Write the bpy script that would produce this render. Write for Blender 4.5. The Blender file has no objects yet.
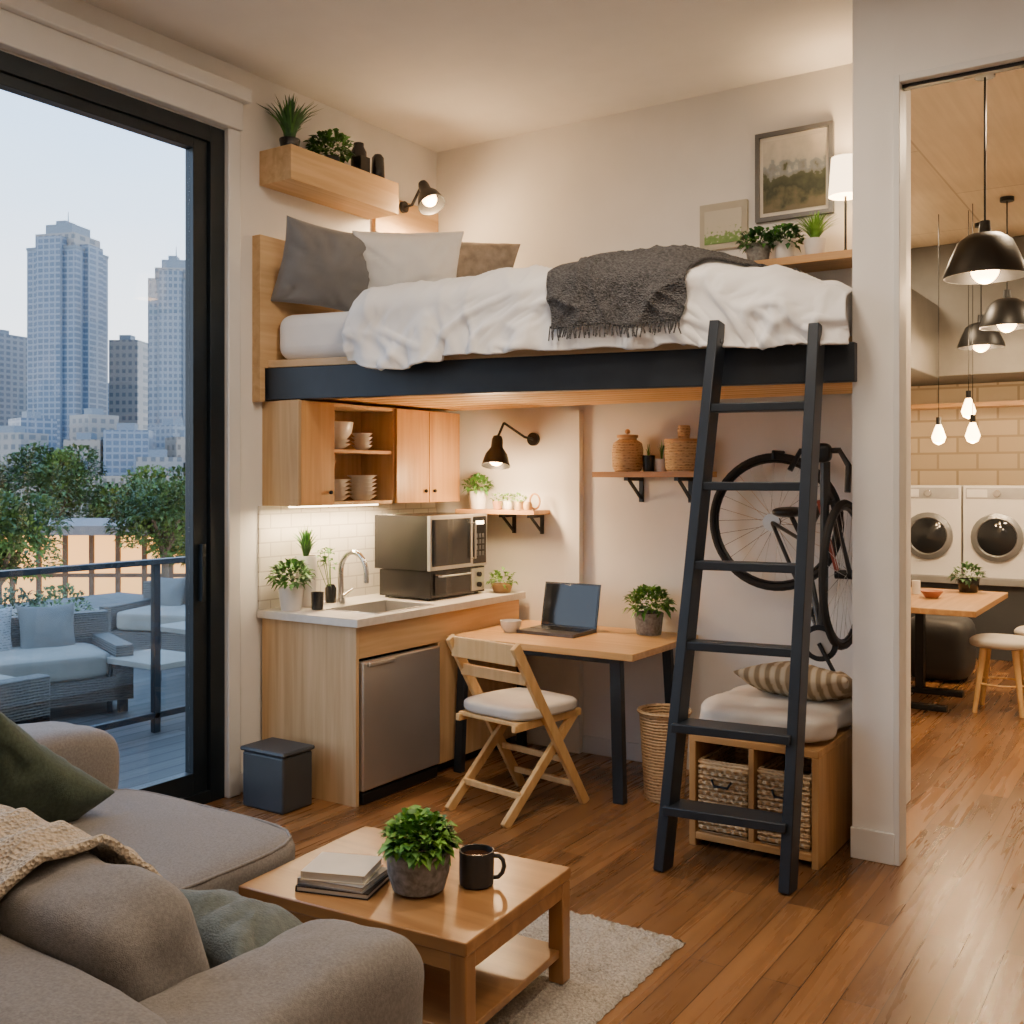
import bpy, bmesh, math, random
from mathutils import Vector, Matrix, noise
random.seed(7)
S=bpy.context.scene
R=random.random
def U(a,b): return a+(b-a)*R()
# ------------------------------------------------------------ materials
def nn(nt,t,**k):
    n=nt.nodes.new(t)
    for a,b in k.items(): setattr(n,a,b)
    return n
def base(name):
    m=bpy.data.materials.new(name); m.use_nodes=True
    nt=m.node_tree; b=nt.nodes['Principled BSDF']; return m,nt,b
def coords(nt,scale=(1,1,1),rand=True,rot=(0,0,0),kind='Object'):
    tc=nn(nt,'ShaderNodeTexCoord'); mp=nn(nt,'ShaderNodeMapping')
    mp.inputs['Scale'].default_value=scale; mp.inputs['Rotation'].default_value=rot
    nt.links.new(tc.outputs[kind],mp.inputs['Vector'])
    if rand:
        oi=nn(nt,'ShaderNodeObjectInfo'); mu=nn(nt,'ShaderNodeMath',operation='MULTIPLY'); mu.inputs[1].default_value=17.3
        nt.links.new(oi.outputs['Random'],mu.inputs[0]); nt.links.new(mu.outputs[0],mp.inputs['Location'])
    return mp
def ramp(nt,fac,stops,interp='LINEAR'):
    r=nn(nt,'ShaderNodeValToRGB'); cr=r.color_ramp; cr.interpolation=interp
    while len(cr.elements)<len(stops): cr.elements.new(.5)
    for e,(p,c) in zip(cr.elements,stops):
        e.position=p; e.color=(*c,1)
    nt.links.new(fac,r.inputs['Fac']); return r
def bumpn(nt,b,h,strength,dist=.01):
    bu=nn(nt,'ShaderNodeBump'); bu.inputs['Strength'].default_value=strength; bu.inputs['Distance'].default_value=dist
    nt.links.new(h,bu.inputs['Height']); nt.links.new(bu.outputs['Normal'],b.inputs['Normal'])
def M(name,col,rough=.6,metal=0,var=.1,scale=6,bump=0,bscale=60,emit=None,es=0,sheen=0,vor=False):
    m,nt,b=base(name)
    mp=coords(nt)
    n=nn(nt,'ShaderNodeTexNoise'); n.inputs['Scale'].default_value=scale; n.inputs['Detail'].default_value=4
    nt.links.new(mp.outputs[0],n.inputs['Vector'])
    c0=tuple(max(0,c*(1-var)) for c in col); c1=tuple(min(1,c*(1+var)) for c in col)
    r=ramp(nt,n.outputs['Fac'],[(.3,c0),(.7,c1)])
    nt.links.new(r.outputs[0],b.inputs['Base Color'])
    b.inputs['Roughness'].default_value=rough; b.inputs['Metallic'].default_value=metal
    if sheen: b.inputs['Sheen Weight'].default_value=sheen
    if bump:
        t=nn(nt,'ShaderNodeTexVoronoi' if vor else 'ShaderNodeTexNoise'); t.inputs['Scale'].default_value=bscale
        nt.links.new(mp.outputs[0],t.inputs['Vector'])
        bumpn(nt,b,t.outputs['Distance'] if vor else t.outputs['Fac'],bump)
    if emit:
        b.inputs['Emission Color'].default_value=(*emit,1); b.inputs['Emission Strength'].default_value=es
    return m
def wood(name,c1,c2,axis='X',rough=.5,fine=22):
    m,nt,b=base(name)
    sc={'X':(1.2,fine,fine),'Y':(fine,1.2,fine),'Z':(fine,fine,1.2)}[axis]
    mp=coords(nt,sc)
    n=nn(nt,'ShaderNodeTexNoise'); n.inputs['Scale'].default_value=1; n.inputs['Detail'].default_value=5; n.inputs['Distortion'].default_value=.6
    nt.links.new(mp.outputs[0],n.inputs['Vector'])
    r=ramp(nt,n.outputs['Fac'],[(.28,c1),(.72,c2)])
    nt.links.new(r.outputs[0],b.inputs['Base Color']); b.inputs['Roughness'].default_value=rough
    bumpn(nt,b,n.outputs['Fac'],.08,.004); return m
def brick(name,c1,c2,mort,bw,rh,ms,swap='XY',rough=.4,grain=True,bump=.2,bias=0,off=.5,glo=(.5,.46,.42)):
    m,nt,b=base(name)
    tc=nn(nt,'ShaderNodeTexCoord'); sp=nn(nt,'ShaderNodeSeparateXYZ'); cb=nn(nt,'ShaderNodeCombineXYZ')
    nt.links.new(tc.outputs['Object'],sp.inputs[0])
    nt.links.new(sp.outputs[swap[0]],cb.inputs['X']); nt.links.new(sp.outputs[swap[1]],cb.inputs['Y'])
    t=nn(nt,'ShaderNodeTexBrick'); t.offset=off
    nt.links.new(cb.outputs[0],t.inputs['Vector'])
    t.inputs['Color1'].default_value=(*c1,1); t.inputs['Color2'].default_value=(*c2,1); t.inputs['Mortar'].default_value=(*mort,1)
    t.inputs['Scale'].default_value=1; t.inputs['Brick Width'].default_value=bw; t.inputs['Row Height'].default_value=rh
    t.inputs['Mortar Size'].default_value=ms; t.inputs['Bias'].default_value=bias; t.inputs['Mortar Smooth'].default_value=.2
    out=t.outputs['Color']
    if grain:
        mp=nn(nt,'ShaderNodeMapping'); mp.inputs['Scale'].default_value=(1.3,24,1)
        nt.links.new(cb.outputs[0],mp.inputs['Vector'])
        n=nn(nt,'ShaderNodeTexNoise'); n.inputs['Scale'].default_value=1; n.inputs['Detail'].default_value=6; n.inputs['Distortion'].default_value=.5
        nt.links.new(mp.outputs[0],n.inputs['Vector'])
        r=ramp(nt,n.outputs['Fac'],[(.3,glo),(.7,(1.0,1.0,1.0))])
        mx=nn(nt,'ShaderNodeMixRGB',blend_type='MULTIPLY'); mx.inputs['Fac'].default_value=.9
        nt.links.new(out,mx.inputs['Color1']); nt.links.new(r.outputs[0],mx.inputs['Color2']); out=mx.outputs[0]
        n2=nn(nt,'ShaderNodeTexNoise'); n2.inputs['Scale'].default_value=1.1; n2.inputs['Detail'].default_value=3
        nt.links.new(cb.outputs[0],n2.inputs['Vector'])
        r2=ramp(nt,n2.outputs['Fac'],[(.3,(.8,.78,.76)),(.7,(1,1,1))])
        mx2=nn(nt,'ShaderNodeMixRGB',blend_type='MULTIPLY'); mx2.inputs['Fac'].default_value=.8
        nt.links.new(out,mx2.inputs['Color1']); nt.links.new(r2.outputs[0],mx2.inputs['Color2']); out=mx2.outputs[0]
        rr=nn(nt,'ShaderNodeMapRange'); rr.inputs['To Min'].default_value=rough-.06; rr.inputs['To Max'].default_value=rough+.12
        nt.links.new(n.outputs['Fac'],rr.inputs['Value']); nt.links.new(rr.outputs[0],b.inputs['Roughness'])
    else: b.inputs['Roughness'].default_value=rough
    nt.links.new(out,b.inputs['Base Color'])
    inv=nn(nt,'ShaderNodeMath',operation='SUBTRACT'); inv.inputs[0].default_value=1; nt.links.new(t.outputs['Fac'],inv.inputs[1])
    if bump: bumpn(nt,b,inv.outputs[0],bump,.003)
    return m
def weave(name,c1,c2,s=70,bump=.6):
    m,nt,b=base(name)
    mp=coords(nt,(1,1,1),False)
    w1=nn(nt,'ShaderNodeTexWave',bands_direction='Z'); w1.inputs['Scale'].default_value=s*.30; w1.inputs['Distortion'].default_value=1.5; w1.inputs['Detail'].default_value=1
    v=nn(nt,'ShaderNodeTexVoronoi'); v.inputs['Scale'].default_value=s*.8
    nt.links.new(mp.outputs[0],w1.inputs['Vector']); nt.links.new(mp.outputs[0],v.inputs['Vector'])
    mu=nn(nt,'ShaderNodeMath',operation='ADD'); nt.links.new(w1.outputs['Fac'],mu.inputs[0]); nt.links.new(v.outputs['Distance'],mu.inputs[1])
    r=ramp(nt,mu.outputs[0],[(.15,c1),(.75,c2)])
    nt.links.new(r.outputs[0],b.inputs['Base Color']); b.inputs['Roughness'].default_value=.75
    bumpn(nt,b,mu.outputs[0],bump,.01); return m
def glass(name,tint=(1,1,1),f=.05,rough=0):
    m,nt,b=base(name); nt.nodes.remove(b)
    t=nn(nt,'ShaderNodeBsdfTransparent'); t.inputs[0].default_value=(*tint,1)
    g=nn(nt,'ShaderNodeBsdfGlossy'); g.inputs['Roughness'].default_value=rough
    mx=nn(nt,'ShaderNodeMixShader'); mx.inputs[0].default_value=f
    nt.links.new(t.outputs[0],mx.inputs[1]); nt.links.new(g.outputs[0],mx.inputs[2])
    nt.links.new(mx.outputs[0],nt.nodes['Material Output'].inputs[0]); return m

WALL=M('wall_paint',(.78,.765,.74),.85,var=.02,bump=.05,bscale=150)
CEIL=M('ceiling_paint',(.76,.735,.70),.9,var=.02)
TRIM=M('trim_paint',(.70,.70,.69),.5,var=.02)
FLOOR=brick('oak_floor',(.345,.170,.062),(.155,.073,.027),(.05,.022,.010),1.25,.125,.0018,'YX',.25,glo=(.62,.56,.50))
LW=wood('light_oak',(.48,.30,.135),(.66,.455,.245),'Z',.5)
LWX=wood('light_oak_x',(.50,.32,.15),(.68,.48,.27),'X',.5)
LWY=wood('light_oak_y',(.48,.30,.135),(.66,.455,.245),'Y',.5)
HW=wood('honey_wood',(.42,.21,.07),(.62,.36,.14),'X',.4)
HWZ=wood('honey_wood_z',(.36,.18,.06),(.54,.31,.12),'Z',.4)
HWY=wood('honey_wood_y',(.40,.20,.07),(.58,.34,.13),'Y',.4)
PINE=wood('pine_slats',(.66,.37,.13),(.88,.55,.23),'X',.5,18)
PINED=wood('pine_deck_boards',(.42,.22,.07),(.60,.34,.13),'X',.5,18)
TABLE=wood('table_oak',(.27,.125,.042),(.46,.24,.088),'X',.28,16)
TABLEZ=wood('table_oak_z',(.27,.125,.042),(.43,.22,.08),'Z',.3,16)
STEEL_D=M('blue_black_steel',(.022,.030,.042),.42,.3,var=.15)
BLACK=M('black_metal',(.012,.013,.015),.4,.3,var=.1)
BLKP=M('black_plastic',(.010,.010,.011),.25,var=.1)
SS=M('stainless',(.55,.54,.52),.36,.8,var=.05,scale=3)
CHROME=M('chrome',(.78,.77,.75),.14,1,var=.02)
COUNTER=M('counter_stone',(.70,.66,.60),.35,var=.06,scale=30)
WHITEC=M('white_ceramic',(.72,.70,.67),.3,var=.03)
GREYC=M('grey_ceramic',(.20,.20,.195),.6,var=.4,scale=60)
SOIL=M('soil',(.04,.025,.015),.95,var=.4,scale=60,bump=.6)
LINEN=M('white_linen',(.82,.82,.83),.85,var=.03,bump=.12,bscale=300,sheen=.2)
GREYL=M('grey_linen',(.19,.19,.195),.9,var=.12,bump=.2,bscale=300,sheen=.3)
WHITEP=M('white_pillowcase',(.80,.79,.77),.9,var=.05,bump=.2,bscale=250,sheen=.2)
CREAML=M('cream_linen',(.58,.54,.48),.9,var=.08,bump=.2,bscale=300)
OUTC=M('outdoor_fabric',(.29,.265,.225),.9,var=.1,bump=.2,bscale=300)
OUTG=M('outdoor_grey_fabric',(.17,.165,.155),.9,var=.1,bump=.2,bscale=300)
STRIPE=M('taupe_linen',(.30,.25,.20),.9,var=.25,scale=20,bump=.2,bscale=200)
THROW=M('grey_knit',(.085,.085,.09),.95,var=.5,scale=80,bump=1.0,bscale=130,vor=True)
SOFA=M('sofa_fabric',(.205,.190,.177),.92,var=.2,scale=140,bump=.4,bscale=420,sheen=.12)
GREENP=M('green_linen',(.05,.072,.045),.9,var=.25,scale=90,bump=.3,bscale=300,sheen=.15)
SAGE=M('sage_linen',(.10,.12,.108),.9,var=.2,scale=60,bump=.3,bscale=200,sheen=.2)
CREAMK=M('cream_knit',(.56,.46,.34),.95,var=.2,scale=90,bump=1.0,bscale=110,vor=True)
RUG=M('shag_rug',(.46,.42,.36),1,var=.35,scale=110,bump=1.0,bscale=160)
LEAF=M('leaf_green',(.075,.22,.035),.5,var=.5,scale=25)
LEAFD=M('leaf_dark',(.035,.12,.03),.5,var=.5,scale=20)
LEAFB=M('leaf_bright',(.16,.36,.05),.5,var=.4,scale=25)
WICK=weave('wicker',(.27,.15,.06),(.70,.49,.27),70)
WICKD=weave('dark_wicker',(.045,.04,.037),(.13,.115,.10),60)
RUBBER=M('tyre_rubber',(.012,.012,.012),.8,var=.1)
GREYW=M('washer_white',(.70,.69,.68),.3,var=.02)
DGLASS=M('dark_glass',(.015,.017,.02),.05,var=.1)
GREYPL=M('grey_plastic',(.045,.05,.056),.5,var=.08)
PAPER=M('paper',(.72,.68,.60),.8,var=.05)
FRAME=M('window_frame',(.014,.022,.03),.4,.4,var=.1)
TILE=brick('white_tile',(.72,.68,.60),(.66,.62,.54),(.48,.45,.4),.15,.075,.004,'YZ',.25,grain=False)
BTILE=brick('beige_brick',(.60,.50,.35),(.52,.42,.28),(.38,.30,.20),.36,.16,.012,'XZ',.6,grain=False)
DECK=brick('deck_boards',(.11,.105,.10),(.06,.06,.06),(.02,.02,.02),2.5,.14,.008,'YX',.6)
CEILW=brick('ply_ceiling',(.76,.64,.46),(.70,.58,.41),(.50,.40,.28),2.4,1.2,.008,'YX',.6,glo=(.85,.83,.8))
BULB=M('warm_bulb',(1,.8,.5),.5,emit=(1,.60,.26),es=20)
SHADE=M('lamp_shade',(.9,.8,.65),.8,emit=(1,.72,.42),es=5.5)
LED=M('led_strip',(1,.9,.7),.5,emit=(1,.75,.45),es=14)
# ------------------------------------------------------------ mesh builder
class MB:
    def __init__(s,m=None):
        s.v=[];s.f=[];s.mi=[];s.mats=[];s.cm=0;s.M=Matrix()
        if m: s.mat(m)
    def mat(s,m):
        if m not in s.mats: s.mats.append(m)
        s.cm=s.mats.index(m); return s
    def at(s,loc=(0,0,0),rz=0,rx=0,ry=0):
        s.M=Matrix.Translation(loc)@Matrix.Rotation(rz,4,'Z')@Matrix.Rotation(ry,4,'Y')@Matrix.Rotation(rx,4,'X'); return s
    def raw(s,vs,fs):
        b=len(s.v); s.v+=[s.M@Vector(v) for v in vs]
        for f in fs: s.f.append([i+b for i in f]); s.mi.append(s.cm)
        return s
    def box(s,x0,x1,y0,y1,z0,z1):
        return s.raw([(x0,y0,z0),(x1,y0,z0),(x1,y1,z0),(x0,y1,z0),(x0,y0,z1),(x1,y0,z1),(x1,y1,z1),(x0,y1,z1)],
            [(0,3,2,1),(4,5,6,7),(0,1,5,4),(1,2,6,5),(2,3,7,6),(3,0,4,7)])
    def beam(s,p0,p1,w,h,side=(1,0,0)):
        p0=Vector(p0);p1=Vector(p1);d=(p1-p0).normalized();a=Vector(side);a=(a-d*a.dot(d)).normalized();b=d.cross(a)
        vs=[]
        for p in (p0,p1):
            for i,j in ((-1,-1),(1,-1),(1,1),(-1,1)): vs.append(p+a*i*w/2+b*j*h/2)
        return s.raw(vs,[(0,3,2,1),(4,5,6,7),(0,1,5,4),(1,2,6,5),(2,3,7,6),(3,0,4,7)])
    def slab(s,poly,z0,z1):
        n=len(poly); vs=[(x,y,z0) for x,y in poly]+[(x,y,z1) for x,y in poly]
        return s.raw(vs,[tuple(range(n))]+[tuple(reversed(range(n,2*n)))]+[(i,(i+1)%n,n+(i+1)%n,n+i) for i in range(n)])
    def tube(s,pts,r,n=8,closed=False,rs=None):
        pts=[Vector(p) for p in pts]; k=len(pts); vs=[];fs=[]
        up=None
        for i,p in enumerate(pts):
            a=pts[(i-1)%k] if (closed or i>0) else p; b=pts[(i+1)%k] if (closed or i<k-1) else p
            d=(b-a).normalized()
            if up is None: up=Vector((0,0,1)) if abs(d.z)<.9 else Vector((1,0,0))
            x=up.cross(d)
            if x.length<1e-4: x=Vector((0,1,0)).cross(d)
            x.normalize(); y=d.cross(x); up=y
            rr=rs[i] if rs else r
            for j in range(n):
                t=2*math.pi*j/n; vs.append(p+x*math.cos(t)*rr+y*math.sin(t)*rr)
        for i in range(k if closed else k-1):
            for j in range(n):
                fs.append((i*n+j,i*n+(j+1)%n,((i+1)%k)*n+(j+1)%n,((i+1)%k)*n+j))
        if not closed: fs+= [tuple(reversed(range(n))),tuple(range((k-1)*n,k*n))]
        return s.raw(vs,fs)
    def cyl(s,p0,p1,r0,r1=None,n=24):
        r1=r0 if r1 is None else r1
        return s.tube([p0,p1],r0,n,rs=[r0,r1])
    def lathe(s,prof,c=(0,0,0),n=28):
        vs=[];fs=[];k=len(prof)
        for r,z in prof:
            for j in range(n):
                t=2*math.pi*j/n; vs.append((c[0]+r*math.cos(t),c[1]+r*math.sin(t),c[2]+z))
        for i in range(k-1):
            for j in range(n): fs.append((i*n+j,i*n+(j+1)%n,(i+1)*n+(j+1)%n,(i+1)*n+j))
        if prof[0][0]>1e-5: fs.append(tuple(reversed(range(n))))
        if prof[-1][0]>1e-5: fs.append(tuple(range((k-1)*n,k*n)))
        return s.raw(vs,fs)
    def sup(s,c,size,e=4,n=14,wr=0,fr=4,seed=0):
        vs=[];fs=[];idx={}
        def vid(p):
            k=tuple(round(q,5) for q in p)
            if k in idx: return idx[k]
            L=(abs(p[0])**e+abs(p[1])**e+abs(p[2])**e)**(1/e)
            q=Vector((p[0]/L*size[0]/2,p[1]/L*size[1]/2,p[2]/L*size[2]/2))
            if wr:
                nrm=q.normalized(); q+=nrm*wr*(noise.noise(q*fr+Vector((seed,seed*2,0)))+.4*noise.noise(q*fr*3+Vector((seed,seed*2,5))))
            idx[k]=len(vs); vs.append(q+Vector(c)); return idx[k]
        def cc(t): return math.tan(t*math.pi/4)
        for ax in range(3):
            for sg in (-1,1):
                for i in range(n):
                    for j in range(n):
                        q=[]
                        for a,b in ((i,j),(i+1,j),(i+1,j+1),(i,j+1)):
                            u=cc(2*a/n-1);w=cc(2*b/n-1); p=[0,0,0];p[ax]=sg;p[(ax+1)%3]=u*1.0;p[(ax+2)%3]=w*1.0
                            q.append(vid(p))
                        fs.append(q if sg>0 else q[::-1])
        return s.raw(vs,fs)
    def welt(s,c,size,e,zf,r=.006):
        pts=[];k=(1-abs(zf)**e)**(1/e)
        for i in range(64):
            t=2*math.pi*i/64; cx,sy=math.cos(t),math.sin(t); L=(abs(cx)**e+abs(sy)**e)**(1/e)
            pts.append((c[0]+cx/L*size[0]/2*k,c[1]+sy/L*size[1]/2*k,c[2]+zf*size[2]/2))
        return s.tube(pts,r,6,True)
    def pillow(s,w,h,t,wr=.01,n=36,seed=0):
        for sg in (-1,1):
            vs=[];fs=[]
            for i in range(n+1):
                for j in range(n+1):
                    u=math.sin((2*i/n-1)*math.pi/2);v=math.sin((2*j/n-1)*math.pi/2)
                    x=w/2*u*(1-.10*(1-v*v)); z=h/2*v*(1-.10*(1-u*u))
                    k=(max(0,(1-u*u))*max(0,(1-v*v)))**.40
                    y=sg*t/2*k
                    r_=math.hypot(u,v); an=math.atan2(v,u)
                    fold=abs(noise.noise(Vector((math.cos(an)*2.5+seed,math.sin(an)*2.5,r_*.8+seed))))
                    y+=sg*min(1,k*1.4)*(wr*(noise.noise(Vector((x*7+seed,z*7,seed)))*1.2+.7*noise.noise(Vector((x*18,z*12+seed,1))))-wr*2.2*max(0,1-fold*7)*min(1,r_)*.6)
                    vs.append((x,y+.014*noise.noise(Vector((u*1.5+seed,v*1.5,4))),z))
            for i in range(n):
                for j in range(n):
                    a=i*(n+1)+j; f=(a,a+1,a+n+2,a+n+1); fs.append(f if sg<0 else f[::-1])
            s.raw(vs,fs)
        return s
    def leaf(s,p,d,L,w,droop=.3):
        p=Vector(p);d=Vector(d).normalized(); sd=d.cross(Vector((0,0,1)))
        if sd.length<.05: sd=Vector((1,0,0))
        sd.normalize(); m=p+d*L*.5; e=p+d*L-Vector((0,0,L*droop))
        up=sd.cross(d)*w*.2
        return s.raw([p,m+sd*w/2+up,e,m-sd*w/2+up,m],[(0,1,4),(1,2,4),(2,3,4),(3,0,4)])
    def bush(s,c,r,n,L,w,ell=(1,1,.8)):
        for _ in range(n):
            while True:
                q=Vector((U(-1,1),U(-1,1),U(-.3,1)))
                if q.length<1: break
            q=q.normalized()*(.35+.65*q.length)
            p=Vector(c)+Vector((q.x*r*ell[0],q.y*r*ell[1],q.z*r*ell[2]))
            d=q+Vector((U(-.6,.6),U(-.6,.6),U(-.2,.7)))
            s.leaf(p,d,L*U(.7,1.3),w*U(.7,1.3))
        return s
    def blades(s,c,n,h,spread,w):
        for _ in range(n):
            a=U(0,6.28);sp=U(.1,1)*spread;hh=h*U(.6,1.05);k=4
            o=Vector((math.cos(a),math.sin(a),0)); sd=Vector((-o.y,o.x,0))
            vs=[]
            for i in range(k+1):
                t=i/k; p=Vector(c)+o*(sp*.15+sp*t*t)+Vector((0,0,hh*(t-.12*t*t*t*sp/spread*2)))
                ww=w*(1-t)**.6*.5+.0006
                vs+= [p-sd*ww,p+sd*ww]
            s.raw(vs,[(2*i,2*i+1,2*i+3,2*i+2) for i in range(k)])
        return s
    def make(s,name,bevel=0,sub=0,angle=40,seg=2,solid=0):
        vs=s.v; lo=Vector([min(v[i] for v in vs) for i in range(3)]); hi=Vector([max(v[i] for v in vs) for i in range(3)])
        c=(lo+hi)/2
        me=bpy.data.meshes.new(name); me.from_pydata([v-c for v in vs],[],s.f)
        for m in s.mats: me.materials.append(m)
        me.polygons.foreach_set('material_index',s.mi)
        bm=bmesh.new(); bm.from_mesh(me); bmesh.ops.recalc_face_normals(bm,faces=bm.faces)
        bm.to_mesh(me); bm.free()
        me.shade_smooth(); me.set_sharp_from_angle(angle=math.radians(angle))
        ob=bpy.data.objects.new(name,me); ob.location=c; S.collection.objects.link(ob)
        if solid:
            so=ob.modifiers.new('s','SOLIDIFY'); so.thickness=solid
        if bevel:
            b=ob.modifiers.new('b','BEVEL'); b.width=bevel; b.segments=seg; b.limit_method='ANGLE'; b.angle_limit=math.radians(40)
        return ob
def light(name,kind,loc,energy,col=(1,.75,.5),size=.1,rot=(0,0,0),spot=None,sy=None):
    l=bpy.data.lights.new(name,kind); l.energy=energy; l.color=col
    if kind=='AREA':
        l.size=size
        if sy: l.shape='RECTANGLE'; l.size_y=sy
    elif kind!='SUN': l.shadow_soft_size=size
    if spot: l.spot_size=math.radians(spot); l.spot_blend=.6
    o=bpy.data.objects.new(name,l); o.location=loc; o.rotation_euler=rot; S.collection.objects.link(o); return o
D=math.radians
LX=-4.1; BY=5.36; CZ=3.7; PY=4.5
def yf(x): return 3.83+.215*(x+4.1)
# ------------------------------------------------------------ room
MB(FLOOR).box(-4.2,3.6,-2,11,-.1,0).make('floor')
MB(CEIL).box(-4.2,3.6,-2,5.46,CZ,CZ+.1).make('ceiling')
MB(CEILW).box(-4.2,3.6,5.46,11,CZ,CZ+.1).make('ceiling_laundry')
MB(WALL).box(-4.28,LX,3.6,5.46,0,CZ).make('wall_left')
MB(WALL).box(-4.28,LX,-2,.3,0,CZ).make('wall_left')
MB(WALL).box(-4.28,LX,.3,3.6,3.35,CZ).make('wall_left')
MB(WALL).box(LX,-1.205,BY,5.46,0,CZ).make('wall_back')
MB(WALL).box(-1.23,-1.205,PY+.1,BY,0,CZ).make('wall_partition')
MB(WALL).box(-1.23,-1.06,PY,PY+.1,0,CZ).make('wall_partition')
MB(WALL).box(-1.06,.35,PY,PY+.1,3.27,CZ).make('wall_header')
MB(WALL).box(.35,3.5,PY,PY+.1,0,CZ).make('wall_partition')
MB(WALL).box(3.5,3.6,-2,11,0,CZ).make('wall_right')
MB(WALL).box(-4.2,3.5,-2.1,-2,0,CZ).make('wall_rear')
MB(BTILE).box(-4.2,3.5,10.9,11,0,CZ).make('wall_far')
MB(WALL).box(-4.28,-4.18,5.46,10.9,0,CZ).make('wall_laundry')
MB(WALL).box(-3.12,-3.02,BY-.05,BY,0,2.0).make('trim_1')
MB(TRIM).box(-1.235,-1.055,PY-.015,PY,0,.13).make('baseboard_partition',.003)
MB(TRIM).box(-3.4,-1.24,BY-.015,BY,0,.1).make('baseboard_back',.003)
t=MB(TRIM); t.box(-1.06,-1.035,PY-.01,PY+.11,0,3.27).box(-1.035,.35,PY-.01,PY+.11,3.24,3.27); t.make('trim_2',.003)
MB(BLACK).box(-1.034,.35,PY+.03,PY+.07,3.225,3.24).make('sliding_door_track')
# window
f=MB(FRAME)
f.box(-4.2,-4.09,3.51,3.6,0,3.35).box(-4.2,-4.09,.3,.39,0,3.35).box(-4.2,-4.09,.39,3.51,3.27,3.35).box(-4.2,-4.09,.39,3.51,0,.06)
f.box(-4.17,-4.11,3.42,3.505,.06,3.27).box(-4.17,-4.11,.39,.47,.06,3.27).box(-4.17,-4.11,.47,3.42,.06,.16).box(-4.17,-4.11,.47,3.42,3.22,3.27)
f.box(-4.17,-4.11,1.7,1.78,.16,3.22)
f.box(-4.11,-4.08,3.45,3.47,1.0,1.28)
f.mat(glass('window_glass',(.97,.985,1),.03)).box(-4.142,-4.136,.47,3.42,.16,3.22)
f.make('window_1',.002)
t=MB(TRIM); t.box(-4.1,-4.06,3.6,3.68,0,3.36).box(-4.1,-4.04,.2,3.68,3.36,3.50).box(-4.1,-4.0,.2,3.70,3.50,3.57); t.make('trim_3',.006)
MB(TRIM).box(-4.1,-4.085,3.68,3.83,0,.1).make('baseboard_left',.003)
# ------------------------------------------------------------ outside
MB(DECK).box(-13,-4.28,-3,9.5,-.15,-.03).make('terrace_floor')
MB(M('city_ground',(.10,.13,.09),.9,var=.5,scale=.05)).box(-600,-13.2,-200,700,-8.2,-8).make('ground')
r=MB(FRAME)
for y in (-1,1.4,4.35,6.9): r.box(-5.64,-5.6,y,y+.05,-.03,1.05)
r.box(-5.66,-5.58,-1,7.2,1.05,1.085).box(-5.64,-5.6,-1,7.2,.06,.1)
r.mat(glass('rail_glass',(.93,.97,.98),.03)).box(-5.625,-5.615,-1,6.95,.1,1.03)
r.make('balcony_railing',.004)
def osofa(name,loc,rz,L,k=1,cush=()):
    o=MB(WICKD).at(loc,rz); h=L/2
    o.box(-h,h,-.4,.4,.06,.22).box(-h,h,.3,.42,.06,.60).box(-h,-h+.12,-.4,.42,.06,.44).box(h-.12,h,-.4,.42,.06,.44)
    o.mat(OUTC).sup((0,-.06,.31),(L-.26,.72,.18),8)
    o.mat(FRAME)
    for x in (-h+.06,h-.06):
        for y in (-.34,.36): o.box(x-.03,x+.03,y-.03,y+.03,-.03,.06)
    B=o.M
    for (x,m,s) in cush:
        o.M=B@Matrix.Translation((x,.17,.50))@Matrix.Rotation(-.3,4,'X'); o.mat(m).pillow(s,s,.17,n=16)
    return o.make(name,.012)
PAT=weave('pattern_cushion',(.04,.045,.05),(.32,.32,.32),60,.1)
osofa('outdoor_sofa',(-6.95,4.02,0),D(68),1.75,1,((.42,OUTG,.40),(.0,PAT,.40),(-.5,OUTG,.38)))
osofa('outdoor_sofa',(-7.9,6.5,0),D(20),1.3,1,((.1,OUTC,.34),(-.3,OUTG,.34)))
osofa('outdoor_armchair',(-6.08,3.28,0),D(180),.8)
def otable(loc,L,W,h):
    o=MB(OUTC).at(loc); o.box(-L/2,L/2,-W/2,W/2,h-.04,h).mat(FRAME)
    for x in (-L/2+.04,L/2-.04):
        for y in (-W/2+.04,W/2-.04): o.box(x-.015,x+.015,y-.015,y+.015,-.03,h-.04)
    o.make('outdoor_coffee_table',.004)
otable((-6.1,4.75,0),.6,.45,.36); otable((-6.75,5.75,0),.6,.6,.42)
BARK=M('bark',(.08,.055,.035),.9,bump=.5)
def tree(name,c,r,hgt,n,ls,m1=LEAF,m2=LEAFD):
    t=MB(BARK); x,y,z=c
    t.cyl((x,y,z-hgt),(x,y,z),.18,.07,10)
    for k in range(5):
        a=k*1.256; t.tube([(x,y,z-r*.6),(x+math.cos(a)*r*.4,y+math.sin(a)*r*.4,z+r*.1)],.05,6)
    for k in range(12):
        t.mat(m1 if k%2 else m2); q=Vector((U(-.6,.6),U(-.6,.6),U(-.5,.55)))*r
        t.bush(Vector(c)+q,r*U(.36,.54),n//12,ls,ls*.6,(1,1,.95))
    return t.make(name)
TL=M('tree_leaf',(.10,.17,.035),.6,var=.5,scale=3); TD=M('tree_leaf_dark',(.045,.088,.022),.6,var=.5,scale=3)
tree('garden_tree',(-20.4,16.15,.55),1.2,8,5400,.15,TL,TD)
tree('garden_tree',(-21.6,18.0,.1),1.1,8,3600,.16,TL,TD)
tree('garden_tree',(-33.9,22.2,1.1),1.8,8,4800,.22,TL,TD)
tree('garden_tree',(-31.5,23.5,.6),1.5,8,3600,.22,TL,TD)
tree('garden_tree',(-19.0,11.2,.25),1.2,8,5400,.15,TL,TD)
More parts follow.
